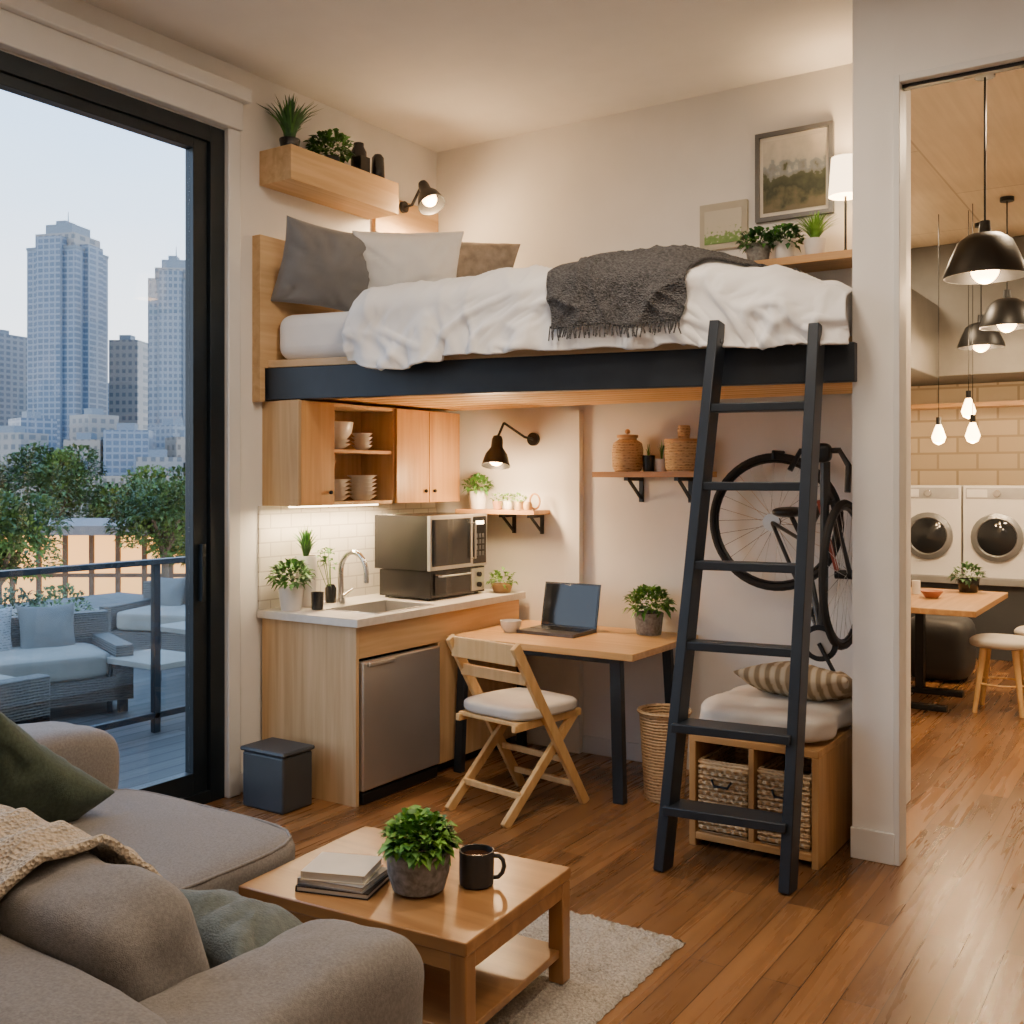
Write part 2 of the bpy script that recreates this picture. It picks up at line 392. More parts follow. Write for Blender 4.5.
tree('garden_tree',(-36.5,20.2,.6),2.0,8,4200,.24,TL,TD)
tree('garden_tree',(-30.0,25.5,.5),1.7,8,3600,.24,TL,TD)
h=MB(TD)
for k in range(4): h.mat(TL if k%2 else TD).bush((-10.3+.1*k,5.2+k*.45,.18),.36,420,.07,.045)
h.mat(FRAME).box(-10.7,-9.6,4.8,7.0,-.03,.2); h.make('planter_hedge')
# pavilion
PWG=M('pavilion_warm_glass',(.12,.06,.025),.4,var=.9,scale=1.2,emit=(1,.46,.13),es=3.0)
pv=MB(M('pavilion_roof',(.17,.155,.15),.7)).at((-26.8,18.0,0),D(33))
pv.box(-6.2,6.2,-3.0,2.4,.16,.40).mat(PWG).box(-5.6,5.6,-2.0,2.0,-2.2,.16)
pv.mat(M('pavilion_wood',(.12,.06,.025),.6))
for k in range(17): pv.box(-5.6+k*.7-.06,-5.6+k*.7+.06,-2.08,-1.98,-2.2,.16)
pv.box(-5.6,5.6,-2.07,-1.99,-1.0,-.9)
pv.box(-5.7,5.7,-2.1,2.1,-8,-2.2).mat(M('pavilion_terrace',(.25,.17,.10),.7)).box(-6.5,6.5,-6,-2.1,-8,-2.0)
pv.make('garden_pavilion')
# skyline
def facade(name,c1,c2,mo,bw,rh,ms):
    m,nt,b=base(name)
    tc=nn(nt,'ShaderNodeTexCoord'); sp=nn(nt,'ShaderNodeSeparateXYZ'); cb=nn(nt,'ShaderNodeCombineXYZ'); ad=nn(nt,'ShaderNodeMath',operation='ADD')
    nt.links.new(tc.outputs['Object'],sp.inputs[0]); nt.links.new(sp.outputs['X'],ad.inputs[0]); nt.links.new(sp.outputs['Y'],ad.inputs[1])
    nt.links.new(ad.outputs[0],cb.inputs['X']); nt.links.new(sp.outputs['Z'],cb.inputs['Y'])
    t=nn(nt,'ShaderNodeTexBrick'); t.offset=0; nt.links.new(cb.outputs[0],t.inputs['Vector'])
    for k,v in (('Color1',c1),('Color2',c2),('Mortar',mo)): t.inputs[k].default_value=(*v,1)
    t.inputs['Scale'].default_value=1; t.inputs['Brick Width'].default_value=bw; t.inputs['Row Height'].default_value=rh; t.inputs['Mortar Size'].default_value=ms
    nt.links.new(t.outputs['Color'],b.inputs['Base Color']); b.inputs['Roughness'].default_value=.35; return m
F1=facade('facade_blue',(.06,.10,.155),(.085,.13,.195),(.17,.21,.26),1.6,1.1,.20)
F2=facade('facade_grey',(.075,.105,.145),(.10,.135,.18),(.19,.215,.245),1.3,1.2,.26)
F3=facade('facade_pale',(.09,.108,.13),(.125,.14,.153),(.235,.225,.215),1.8,1.6,.42)
F4=facade('facade_warm',(.11,.10,.09),(.145,.127,.11),(.27,.235,.20),1.5,1.7,.45)
CAP=M('tower_cap',(.15,.185,.22),.5)
def tower(name,x,y,wd,dp,top,mat,rz,crown=True):
    t=MB(mat).at((x,y,0),rz); a=wd/2;b=dp/2
    if crown:
        t.box(-a,a,-b,b,-8,top*.90)
        t.box(-a*.5,a*.5,-b-.9,b+.9,-8,top*.94).box(-a-.8,a+.8,-b*.45,b*.45,-8,top*.92)
        t.mat(F3).box(-a*.8,a*.8,-b*.8,b*.8,top*.90,top*.96).mat(CAP).box(-a*.55,a*.55,-b*.55,b*.55,top*.96,top)
        t.cyl((0,0,top),(0,0,top+3),.15,.05,6).box(-a*.3,a*.1,-b*.3,b*.3,top,top+1)
        t.box(-a*1.02,a*1.02,-b*1.02,b*1.02,top*.895,top*.905)
    else:
        t.box(-a,a,-b,b,-8,top).mat(CAP).box(-a*.5,a*.3,-b*.5,b*.3,top,top+1.2)
    t.make(name)
tower('skyscraper',-182,121.5,10.5,10,50,F1,D(20))
tower('skyscraper',-163.5,132.0,8,9,43,F2,D(40))
tower('skyscraper',-185,137.5,6,6,30,F3,D(30),False)
tower('skyscraper',-206,122,7,9,31,F2,D(10),False)
tower('skyscraper',-228,147,10,9,22,F4,D(25),False)
tower('skyscraper',-232,170,12,9,25,F1,D(25),False)
tower('skyscraper',-222,120,9,9,20,F3,D(25),False)
for k,(x,y,wd,top) in enumerate([(-160.8,97.8,8,9.0),(-152,99.5,7,4.5),(-153.0,106,6,8),(-146.5,109,7,9.5),(-137,107.5,7,5),(-131,112,7,4.2),(-141,117,7,8.5),(-169,106,6,12),(-166,116,6,13),(-152,122,6,11),(-175,104,6,7)]):
    tower('office_building',x,y,wd,6,top,(F3,F2,F4,F1)[k%4],D(15+k*9),False)
MB(F4).at((-118,84,0),D(33)).box(-30,30,-3,3,-8,2.0).make('office_building')
# ------------------------------------------------------------ loft bed
XL,XR=-4.095,-1.235
b=MB(STEEL_D)
XE=-1.208
b.slab([(XL,yf(XL)),(XE,yf(XE)),(XE,yf(XE)+.045),(XR,yf(XR)+.06),(XL,yf(XL)+.06)],2.01,2.175)
b.slab([(XL,BY-.05),(XR,BY-.05),(XR,BY),(XL,BY)],2.05,2.175)
b.mat(PINED).slab([(XL,yf(XL)+.06),(XR,yf(XR)+.06),(XR,BY-.05),(XL,BY-.05)],2.06,2.12)
b.mat(PINE)
ns=8
for k in range(ns):
    ya,yb=yf(XL)+.07,yf(XR)+.07; e=BY-.06
    f0=k/ns; f1=(k+.80)/ns
    b.slab([(XL,ya+(e-ya)*f0),(XR,yb+(e-yb)*f0),(XR,yb+(e-yb)*f1),(XL,ya+(e-ya)*f1)],2.025,2.06)
b.mat(LWX).slab([(XL,yf(XL)+.0),(-1.25,yf(-1.25)+.0),(-1.25,BY-.05),(XL,BY-.05)],2.176,2.215)
b.mat(LWY).box(-4.1,-4.04,3.79,5.3,2.175,2.86)
b.box(-4.1,-4.04,3.79,3.825,2.0,2.175)
b.make('loft_bed',.003)
m=MB(LINEN); zt=2.46
poly=[(-4.03,yf(-4.03)+.03),(-1.26,yf(-1.26)+.05),(-1.26,BY-.03),(-4.03,BY-.03)]
m.slab(poly,2.216,zt); m.make('mattress',.07,seg=5)
def dz(x):
    pts=[(-3.55,2.54),(-3.2,2.565),(-2.6,2.60),(-2.0,2.60),(-1.6,2.535),(-1.22,2.40)]
    if x<=pts[0][0]: return pts[0][1]
    for (a,p),(c,q) in zip(pts,pts[1:]):
        if x<=c:
            t=(x-a)/(c-a); t=t*t*(3-2*t); return p+(q-p)*t
    return pts[-1][1]
def duv(x,v,zb,off=0,amp=1.0):
    y1=yf(x); top=dz(x)
    vt=.55
    if v<vt:
        t=v/vt; y=5.30+(y1+.12-5.30)*t; z=top-.02-.05*(1-t)+.03*math.sin(math.pi*t)
        nrm=Vector((0,-.1,1)); k=.8
    elif v<.72:
        t=(v-vt)/(.72-vt); a=t*math.pi/2
        y=y1+.12-.20*math.sin(a); z=top-.02-.12*(1-math.cos(a)); nrm=Vector((0,-math.sin(a),math.cos(a))); k=.8
    else:
        t=(v-.72)/.28; y=y1-.08+.015*t; z=(top-.14)+(zb-(top-.14))*t; nrm=Vector((0,-1,0)); k=.8+.5*t
    p=Vector((x,y,z))
    dx=x+.25*noise.noise(Vector((x*1.3,v*3,9)))
    w=noise.noise(Vector((x*2.2+v*2,v*3-x*.5,0)))*.022
    r1=1-abs(noise.noise(Vector((dx*3.6+v*4,v*2.6-x*1.2,3.1))))*2.4
    r2=1-abs(noise.noise(Vector((dx*7-v*5,v*3.6+x*2,7.7))))*2.2
    r3=1-abs(noise.noise(Vector((dx*15+v*7,v*6-x*4,5.5))))*2
    w+=.030*max(0,r1)**2.2+.017*max(0,r2)**2+.007*max(0,r3)**2
    if v>.72: w+=.012*math.sin(x*38+3*noise.noise(Vector((x*3,0,2))))*((v-.72)/.28)
    return p+nrm*(w*amp*k+off)
def zbot(x):
    k=0
    if -3.5<x<-3.0: k=max(0,1-abs((x+3.22)/.26)**3)
    z=2.185-.055*k
    if x>-1.9: z-=.03*min(1,(x+1.9)/.3)
    return z+.018*noise.noise(Vector((x*6,0,0)))
def sheet(name,mat,fx,v0,v1,nu,nv,off=0,amp=1,solid=.02,zb=None,sol_off=-1):
    vs=[];fs=[]
    for i in range(nu+1):
        for j in range(nv+1):
            v=v0+(v1-v0)*j/nv; x=fx(i/nu,v); vs.append(duv(x,v,(zb or zbot)(x),off,amp))
    for i in range(nu):
        for j in range(nv):
            a=i*(nv+1)+j; fs.append((a,a+nv+1,a+nv+2,a+1))
    o=MB(mat).raw(vs,fs).make(name,angle=180,solid=solid); return o
sheet('duvet',LINEN,lambda u,v:-3.47+u*(2.232+.028*min(1,max(0,(v-.60)/.12)))+.06*math.sin(v*5)*(1-u),0,1,300,120,solid=.012)
tx=lambda u,v:-2.48+.42*(1-min(1,v/.66))+u*(.68-.14*max(0,(v-.5)/.5))+.03*math.sin(v*9)
th=sheet('throw_blanket',THROW,tx,0.03,.90,130,130,off=.042,amp=.98,solid=.012)
fr=MB(THROW)
for i in range(52):
    p=duv(tx(i/51,.90),.90,zbot(tx(i/51,.90)),.045); e=p+Vector((U(-.012,.012),-.006,-U(.04,.06)))
    fr.tube([p+Vector((0,0,.01)),(p+e)/2+Vector((U(-.005,.005),-.004,0)),e],.0035,5)
fo=fr.make('fringe'); fo.parent=th; fo.location=fo.location-th.location
def pil(name,mat,loc,rz,tilt,w,h,t,seed=0,roll=0,wr=.012):
    p=MB(mat); p.M=Matrix.Translation(loc)@Matrix.Rotation(rz,4,'Z')@Matrix.Rotation(tilt,4,'X')@Matrix.Rotation(roll,4,'Y'); p.pillow(w,h,t,wr,seed=seed); return p.make(name,angle=180)
pil('bed_pillow',GREYL,(-3.84,4.08,2.71),D(60),D(22),.54,.45,.29,1,.10,.016)
pil('bed_pillow',WHITEP,(-3.58,4.42,2.725),D(50),D(30),.60,.44,.30,5,-.06,.017)
pil('bed_pillow',GREYL,(-3.88,4.78,2.78),D(76),D(20),.56,.46,.26,9,0,.016)
pil('bed_pillow',STRIPE,(-3.52,4.88,2.77),D(44),D(30),.58,.42,.27,13,.05,.016)
# ------------------------------------------------------------ ladder
l=MB(STEEL_D)
fl,tl=Vector((-1.84,3.93,0)),Vector((-1.725,4.24,2.27)); fr_,tr=Vector((-1.335,3.98,0)),Vector((-1.325,4.32,2.235))
l.beam(fl,tl,.045,.10,(1,0,0)).beam(fr_,tr,.045,.10,(1,0,0))
for k in range(6):
    z=.25+.33*k; a=fl+(tl-fl)*(z/2.27); c=fr_+(tr-fr_)*(z/2.235)
    dp=.14 if k<2 else .09
    l.raw([(a.x,a.y-dp/2,z-.018),(c.x,c.y-dp/2,z-.018),(c.x,c.y+dp/2,z-.018),(a.x,a.y+dp/2,z-.018),(a.x,a.y-dp/2,z+.018),(c.x,c.y-dp/2,z+.018),(c.x,c.y+dp/2,z+.018),(a.x,a.y+dp/2,z+.018)],
       [(0,3,2,1),(4,5,6,7),(0,1,5,4),(1,2,6,5),(2,3,7,6),(3,0,4,7)])
for p in (tl,tr): l.box(p.x-.02,p.x+.02,p.y-.03,p.y+.10,2.178,2.20)
l.make('loft_ladder',.004)
# ------------------------------------------------------------ shelf over bed
s=MB(LWY); s.box(-4.1,-3.87,3.84,4.70,3.13,3.31); s.make('floating_shelf',.003)
s=MB(LWY); s.box(-4.1,-4.07,4.73,5.34,3.05,3.3); s.make('wall_panel',.003)
def pot(mb,c,r,h,mat=WHITEC,taper=.8):
    mb.mat(mat).lathe([(r*taper*.96,0),(r*taper,.004),(r,h-.004),(r*.98,h),(r*.88,h),(r*.86,h-.015)],c)
    mb.mat(SOIL).lathe([(0,h-.014),(r*.87,h-.014),(0,h-.0135)],c)
p=MB(); pot(p,(-3.99,3.95,3.311),.055,.07,BLKP); p.mat(LEAFD).blades((-3.99,3.95,3.36),70,.28,.16,.024); p.mat(LEAF).blades((-3.99,3.95,3.36),25,.25,.14,.02); p.make('potted_snake_plant')
p=MB(); pot(p,(-3.98,4.25,3.311),.05,.05,GREYPL); p.mat(LEAF).bush((-3.98,4.25,3.40),.11,170,.05,.03); p.mat(LEAFD).bush((-3.98,4.25,3.39),.11,80,.05,.03); p.make('potted_ivy')
p=MB(BLKP); p.lathe([(.035,0),(.045,.02),(.045,.15),(.03,.18),(.03,.2)],(-4.0,4.5,3.31)).lathe([(.03,0),(.04,.02),(.035,.14),(.02,.16)],(-3.96,4.62,3.31)); p.box(-3.99,-3.93,4.44,4.52,3.31,3.42); p.make('vase_set',.003)
def cone_lamp(mb,c,dir,r,L):
    d=Vector(dir).normalized(); q=Vector((0,0,-1)).rotation_difference(d).to_matrix().to_4x4()
    old=mb.M; mb.M=Matrix.Translation(c)@q
    mb.mat(BLACK).lathe([(.0,.02),(r*.3,.02),(r*.38,0),(r*.42,-L*.3),(r*.75,-L*.55),(r,-L),(r*.97,-L),(r*.7,-L*.56),(r*.36,-L*.3),(0,-L*.25)])
    mb.mat(BULB).sup((0,0,-L*.72),(r*1.05,r*1.05,r*1.0),2,8)
    mb.M=old
p=MB(BLACK); p.cyl((-4.07,4.98,3.26),(-4.05,4.98,3.26),.035).tube([(-4.05,4.98,3.26),(-3.99,4.97,3.26),(-3.92,4.97,3.36),(-3.90,4.96,3.37)],.009)
cone_lamp(p,(-3.89,4.955,3.36),(.5,-.15,-.8),.085,.16); p.make('wall_sconce')
light('sconce_light','SPOT',(-3.81,4.93,3.2),60,(1,.66,.35),.04,(D(15),0,D(90)),155)
light('sconce_glow','POINT',(-3.78,4.92,3.19),20,(1,.64,.33),.05)
# art
def pic(name,stops,sc,am=.5):
    m,nt,b=base(name); tc=nn(nt,'ShaderNodeTexCoord'); sp=nn(nt,'ShaderNodeSeparateXYZ'); nt.links.new(tc.outputs['Generated'],sp.inputs[0])
    n=nn(nt,'ShaderNodeTexNoise'); n.inputs['Scale'].default_value=sc; n.inputs['Detail'].default_value=8; nt.links.new(tc.outputs['Generated'],n.inputs['Vector'])
    a=nn(nt,'ShaderNodeMath',operation='MULTIPLY_ADD'); a.inputs[1].default_value=am; nt.links.new(n.outputs['Fac'],a.inputs[0]); nt.links.new(sp.outputs['Z'],a.inputs[2])
    q=nn(nt,'ShaderNodeMath',operation='MULTIPLY'); q.inputs[1].default_value=.6; nt.links.new(a.outputs[0],q.inputs[0])
    r=ramp(nt,q.outputs[0],stops); nt.links.new(r.outputs[0],b.inputs['Base Color']); b.inputs['Roughness'].default_value=.5; return m
A1=pic('landscape_art',[(.30,(.16,.13,.07)),(.38,(.09,.09,.04)),(.44,(.03,.035,.015)),(.58,(.08,.09,.04)),(.60,(.22,.23,.21)),(.66,(.28,.31,.32)),(.68,(.46,.45,.40)),(.85,(.62,.58,.50))],5,.9)
A2=pic('botanical_art',[(.2,(.5,.48,.4)),(.28,(.12,.24,.05)),(.5,(.18,.30,.09)),(.56,(.55,.53,.44)),(.8,(.56,.54,.46))],9,1.2)
a=MB(M('silver_frame',(.14,.14,.137),.35,.5)); x0,x1,z0,z1=-1.965,-1.555,2.955,3.42; q=.022
a.box(x0,x1,BY-.03,BY,z0,z0+q).box(x0,x1,BY-.03,BY,z1-q,z1).box(x0,x0+q,BY-.03,BY,z0+q,z1-q).box(x1-q,x1,BY-.03,BY,z0+q,z1-q)
a.mat(PAPER).box(x0+q,x1-q,BY-.012,BY-.001,z0+q,z1-q)
a.make('framed_picture')
MB(A1).box(x0+.04,x1-.04,BY-.016,BY-.0125,z0+.045,z1-.045).make('landscape_print')
MB(M('canvas_edge',(.46,.43,.35),.8)).box(-2.28,-2.01,BY-.025,BY,2.84,3.09).make('small_canvas',.002)
MB(A2).box(-2.25,-2.04,BY-.029,BY-.0255,2.87,3.05).make('botanical_print')
s=MB(HW); s.box(-2.1,-1.235,5.1,BY,2.665,2.705); s.make('bedside_shelf',.003)
for nm,x,mt,r_ in (('potted_succulent',-1.90,GREYC,.065),('potted_succulent',-1.76,WHITEC,.055)):
    p=MB(); pot(p,(x,5.2,2.706),r_,.10,mt); p.mat(LEAFD).bush((x,5.2,2.81),.08,130,.04,.026); p.mat(LEAF).bush((x,5.2,2.82),.08,80,.035,.022); p.make(nm)
p=MB(); pot(p,(-1.60,5.18,2.706),.055,.085,WHITEC); p.mat(LEAFB).blades((-1.60,5.18,2.78),220,.15,.12,.008); p.make('potted_grass')
p=MB(BLACK); p.lathe([(0,0),(.06,0),(.06,.012),(.012,.02),(.006,.03),(.006,.3),(0,.3)],(-1.46,5.22,2.705)); p.mat(SHADE).lathe([(.082,.29),(.068,.48),(.066,.48),(.08,.29)],(-1.46,5.22,2.705)); p.make('table_lamp')
light('table_lamp_light','POINT',(-1.46,5.22,3.08),30,(1,.64,.33),.05)
# ------------------------------------------------------------ kitchen
k=MB(LW); CF=-3.84
for ya,yb in ((3.86,3.88),(4.10,4.12),(4.61,4.63),(5.21,5.23)): k.box(-4.1,CF,ya,yb,1.46,2.005)
k.box(-4.1,CF,3.88,5.21,1.461,1.48).box(-4.1,CF,3.88,5.21,1.985,2.004).box(-4.1,-4.08,3.88,5.21,1.48,1.985)
k.mat(HWY).box(-4.08,CF-.01,4.12,4.61,1.74,1.76)
k.mat(HWZ).box(CF,CF+.02,3.862,4.108,1.462,2.002).box(CF,CF+.02,4.622,4.92,1.462,2.002).box(CF,CF+.02,4.925,5.228,1.462,2.002)
k.mat(BLACK)
for y in (4.07,4.88,4.965): k.sup((CF+.032,y,1.53),(.022,.022,.022),2,6)
k.mat(LED).box(-3.97,-3.94,3.92,4.6,1.45,1.459)
k.make('upper_cabinet',.002)
light('cabinet_light','AREA',(-3.95,4.3,1.44),18,(1,.72,.42),.03,(0,0,0),sy=.9)
d=MB(WHITEC)
for (y,z,r_,n_) in ((4.24,1.481,.085,5),(4.46,1.481,.085,6),(4.24,1.761,.085,2),(4.46,1.761,.06,4)):
    for i in range(n_): d.lathe([(r_*.5,0),(r_*.55,.004),(r_,.03),(r_*.97,.03),(r_*.5,.008),(0,.008)],(-3.94,y,z+i*.022))
d.lathe([(.05,0),(.09,.05),(.1,.11),(.095,.11),(.08,.05),(0,.01)],(-3.95,4.25,1.8)); d.make('dish_stack')
c=MB(LW)
c.box(-4.08,-3.43,3.84,3.862,0,.88)
c.mat(LWY).box(-3.45,-3.43,3.862,5.3,.72,.879).mat(LW).box(-4.08,-3.45,4.5,4.52,.06,.72).box(-4.08,-3.45,5.28,5.3,.06,.72)
c.box(-3.45,-3.43,4.50,5.28,.06,.719).mat(BLACK).box(-4.08,-3.48,4.5,5.28,0,.06)
c.mat(COUNTER).box(-4.09,-3.4,3.815,4.02,.88,.92).box(-4.09,-3.4,4.5,5.33,.88,.92).box(-4.09,-3.8,4.02,4.5,.88,.92).box(-3.46,-3.4,4.02,4.5,.88,.92)
c.mat(SS).box(-3.8,-3.46,4.02,4.5,.74,.745).box(-3.8,-3.795,4.02,4.5,.745,.925).box(-3.465,-3.46,4.02,4.5,.745,.925).box(-3.8,-3.46,4.02,4.025,.745,.925).box(-3.8,-3.46,4.495,4.5,.745,.925)
c.make('kitchen_counter',.002)
MB(TILE).box(-4.1,-4.09,3.83,5.34,.92,1.46).make('tile_backsplash')
fz=MB(CHROME); X0,Y0=-3.86,4.2
pts=[(X0,Y0,.92),(X0,Y0,1.1)]+[(X0+.09-.09*math.cos(a),Y0,1.1+.11*math.sin(a)) for a in [math.pi*i/12 for i in range(1,13)]]+[(X0+.18,Y0,1.05)]
fz.tube(pts,.014,10).cyl((X0,Y0,.92),(X0,Y0,.96),.024).cyl((X0,Y0+.02,.97),(X0,Y0+.09,1.0),.009,.006,10); fz.make('kitchen_faucet')
f=MB(BLKP); f.box(-3.98,-3.46,3.875,4.485,.04,.70).mat(SS).box(-3.455,-3.41,3.87,4.49,.07,.705)
f.mat(BLACK).box(-3.50,-3.42,3.88,4.48,.0,.06).mat(SS).box(-3.41,-3.395,3.90,4.1,.675,.70); f.make('mini_fridge',.008)
o=MB(BLKP); o.box(-3.95,-3.57,4.58,5.13,1.09,1.395).mat(SS).box(-3.569,-3.55,4.58,5.13,1.09,1.395).mat(DGLASS).box(-3.551,-3.545,4.60,4.96,1.112,1.374).mat(BLKP).box(-3.551,-3.544,4.99,5.115,1.105,1.38)
o.mat(SS).tube([(-3.545,4.97,1.14),(-3.52,4.97,1.14),(-3.52,4.97,1.345),(-3.545,4.97,1.345)],.007).mat(LED).box(-3.5435,-3.543,5.01,5.09,1.335,1.355)
for i in range(4):
    for j in range(3): o.mat(GREYPL).box(-3.545,-3.541,5.01+j*.03,5.03+j*.03,1.15+i*.035,1.175+i*.035)
o.make('microwave_oven',.006)
o=MB(BLKP); o.box(-3.93,-3.56,4.6,5.12,.935,1.085).mat(DGLASS).box(-3.56,-3.552,4.63,4.97,.95,1.07).mat(SS).box(-3.56,-3.553,4.98,5.11,.945,1.075).tube([(-3.55,4.66,1.055),(-3.53,4.66,1.055),(-3.53,4.94,1.055),(-3.55,4.94,1.055)],.005)
o.mat(BLKP).cyl((-3.553,5.045,1.04),(-3.535,5.045,1.04),.015).cyl((-3.553,5.045,.98),(-3.535,5.045,.98),.015)
for y in (4.63,5.09):
    for x in (-3.9,-3.6): o.cyl((x,y,.921),(x,y,.937),.012)
o.make('toaster_oven',.006)
p=MB(); pot(p,(-3.93,3.90,.921),.065,.12); p.mat(LEAF).bush((-3.93,3.90,1.09),.095,160,.05,.03); p.mat(LEAFD).bush((-3.93,3.90,1.09),.09,70,.05,.03); p.make('potted_herb')
p=MB(); pot(p,(-3.99,4.07,.921),.06,.27); p.mat(LEAFD).blades((-3.99,4.07,1.17),60,.18,.08,.016); p.mat(LEAF).blades((-3.99,4.07,1.17),40,.2,.07,.014); p.make('potted_aloe')
p=MB(BLKP); p.lathe([(.03,0),(.034,.09),(.031,.09),(.027,.005),(0,.005)],(-3.84,4.0,.921)); p.make('tumbler')
p=MB(DGLASS).lathe([(.03,0),(.032,.08),(.02,.1),(.018,.1),(.03,.01),(0,.01)],(-3.99,4.26,.921)).mat(LEAF)
for i in range(5):
    e=Vector((-3.99+U(-.05,.08),4.25+U(-.08,.06),1.16+U(-.03,.07))); p.tube([(-3.99,4.26,.95),e],.002,5)
    for j in range(6): p.leaf(e+Vector((U(-.02,.02),U(-.02,.02),U(-.03,.01))),(U(-1,1),U(-1,1),U(0,.5)),.05,.032)
p.make('herb_sprigs')
p=MB(); pot(p,(-3.5,5.22,.921),.065,.05,M('wood_bowl',(.5,.3,.14),.5)); p.mat(LEAFB).bush((-3.5,5.22,.99),.075,90,.035,.025); p.make('potted_moss')
b=MB(GREYPL); b.box(-3.92,-3.64,3.56,3.76,0,.27).box(-3.93,-3.63,3.55,3.77,.272,.295); b.make('trash_bin',.012,seg=3)
s=MB(HW); s.box(-3.82,-3.25,5.18,BY,1.39,1.415).mat(BLACK)
for x in (-3.5,-3.3): s.box(x-.01,x+.01,5.2,BY,1.37,1.39).box(x-.01,x+.01,BY-.015,BY,1.27,1.37).beam((x,5.22,1.38),(x,BY-.01,1.28),.012,.012)
s.make('wall_shelf')
p=MB(); pot(p,(-3.70,5.255,1.416),.06,.11); p.mat(LEAF).bush((-3.70,5.25,1.55),.075,150,.042,.026); p.make('potted_fern')
for x,mt in ((-3.56,M('terracotta',(.45,.24,.12),.7)),(-3.48,WHITEC),(-3.4,M('tan_ceramic',(.5,.36,.2),.6))):
    p=MB(); pot(p,(x,5.26,1.416),.032,.05,mt); p.mat(LEAFB).bush((x,5.26,1.48),.035,40,.024,.016); p.make('small_succulent')
p=MB(HW); p.tube([(-3.3+.035*math.cos(a),5.27,1.467+.045*math.sin(a)) for a in [6.283*i/16 for i in range(16)]],.006,6,True).mat(M('jar_tan',(.55,.38,.2),.5)).lathe([(.022,0),(.028,.03),(.02,.05),(0,.05)],(-3.33,5.24,1.416)); p.make('shelf_ornament')
p=MB(BLACK); p.cyl((-3.36,BY,1.84),(-3.36,BY-.02,1.84),.04).tube([(-3.36,BY-.02,1.84),(-3.36,5.25,1.85),(-3.42,5.12,1.93)],.008).tube([(-3.42,5.12,1.93),(-3.44,5.08,1.84)],.008)
cone_lamp(p,(-3.44,5.08,1.83),(.1,-.25,-1),.085,.16); p.make('wall_task_lamp')
light('task_lamp_light','SPOT',(-3.44,5.07,1.66),44,(1,.66,.35),.05,(0,0,0),150)
light('underbed_fill','POINT',(-3.44,5.00,1.60),26,(1,.64,.33),.06)  # added fill lamp, brightens the underside of the loft bed
# right shelf
s=MB(HW); s.box(-2.84,-2.19,5.14,BY,1.61,1.64).mat(BLACK)
for x in (-2.64,-2.34): s.box(x-.012,x+.012,5.16,BY,1.59,1.61).box(x-.012,x+.012,BY-.015,BY,1.47,1.6).beam((x,5.19,1.6),(x,BY-.01,1.49),.014,.014)
s.make('wall_shelf')
p=MB(WICK); p.lathe([(.07,0),(.085,.03),(.088,.12),(.08,.16),(.05,.18),(.05,.2)],(-2.67,5.24,1.64)).mat(HW).lathe([(.06,.19),(.06,.205),(0,.21)],(-2.67,5.24,1.64)).sup((-2.67,5.24,1.865),(.03,.03,.03),2,6); p.make('wicker_jar')
p=MB(WICK); p.lathe([(.09,0),(.10,.02),(.105,.15),(.105,.17),(.0,.17)],(-2.33,5.24,1.64)).mat(HW).lathe([(.107,.16),(.107,.175),(.02,.18),(0,.18)],(-2.33,5.24,1.64)).mat(WICK).lathe([(.03,.18),(.035,.23),(.03,.25),(0,.25)],(-2.33,5.24,1.64)); p.make('wicker_basket')
p=MB(BLKP); p.lathe([(.03,0),(.036,.09),(.033,.09),(.03,.01),(0,.01)],(-2.54,5.24,1.64)).mat(WHITEC).lathe([(.03,0),(.036,.07),(.033,.07),(.03,.01),(0,.01)],(-2.47,5.26,1.64)); p.mat(LEAF).blades((-2.54,5.24,1.7),12,.1,.03,.006); p.blades((-2.47,5.26,1.7),12,.12,.03,.006); p.make('pencil_cup')
# ------------------------------------------------------------ desk
d=MB(wood('desk_top_oak',(.50,.28,.10),(.68,.43,.19),'X',.35)); d.box(-3.42,-2.29,4.55,5.34,.715,.75).mat(STEEL_D)
d.box(-3.35,-2.4,4.62,4.66,.68,.715).box(-3.35,-2.4,5.2,5.24,.68,.715)
d.beam((-2.42,4.63,.715),(-2.39,4.61,0),.06,.045).beam((-2.42,5.22,.715),(-2.39,5.25,0),.05,.04).beam((-3.36,4.64,.715),(-3.38,4.62,0),.05,.04).beam((-3.36,5.22,.715),(-3.38,5.25,0),.05,.04)
d.make('desk',.003)
l=MB(M('laptop_grey',(.10,.10,.105),.35,.7)); l.box(-3.15,-2.79,4.84,5.1,.75,.768).mat(BLKP).box(-3.13,-2.81,4.95,5.08,.768,.770)
l.M=Matrix.Translation((-2.97,5.1,.765))@Matrix.Rotation(D(-12),4,'X')
l.mat(BLKP).box(-.18,.18,-.004,.004,0,.25).mat(DGLASS).box(-.17,.17,-.0055,-.004,.01,.24); l.make('laptop',.002)
p=MB(WHITEC); p.lathe([(.035,0),(.055,.03),(.06,.065),(.056,.065),(.05,.03),(0,.01)],(-3.2,4.86,.75)); p.make('coffee_cup')
p=MB(); pot(p,(-2.52,5.2,.751),.08,.12,GREYC,.85); p.mat(LEAF).bush((-2.52,5.2,.91),.11,220,.05,.03); p.mat(LEAFB).bush((-2.52,5.2,.91),.105,80,.045,.026); p.make('potted_basil')
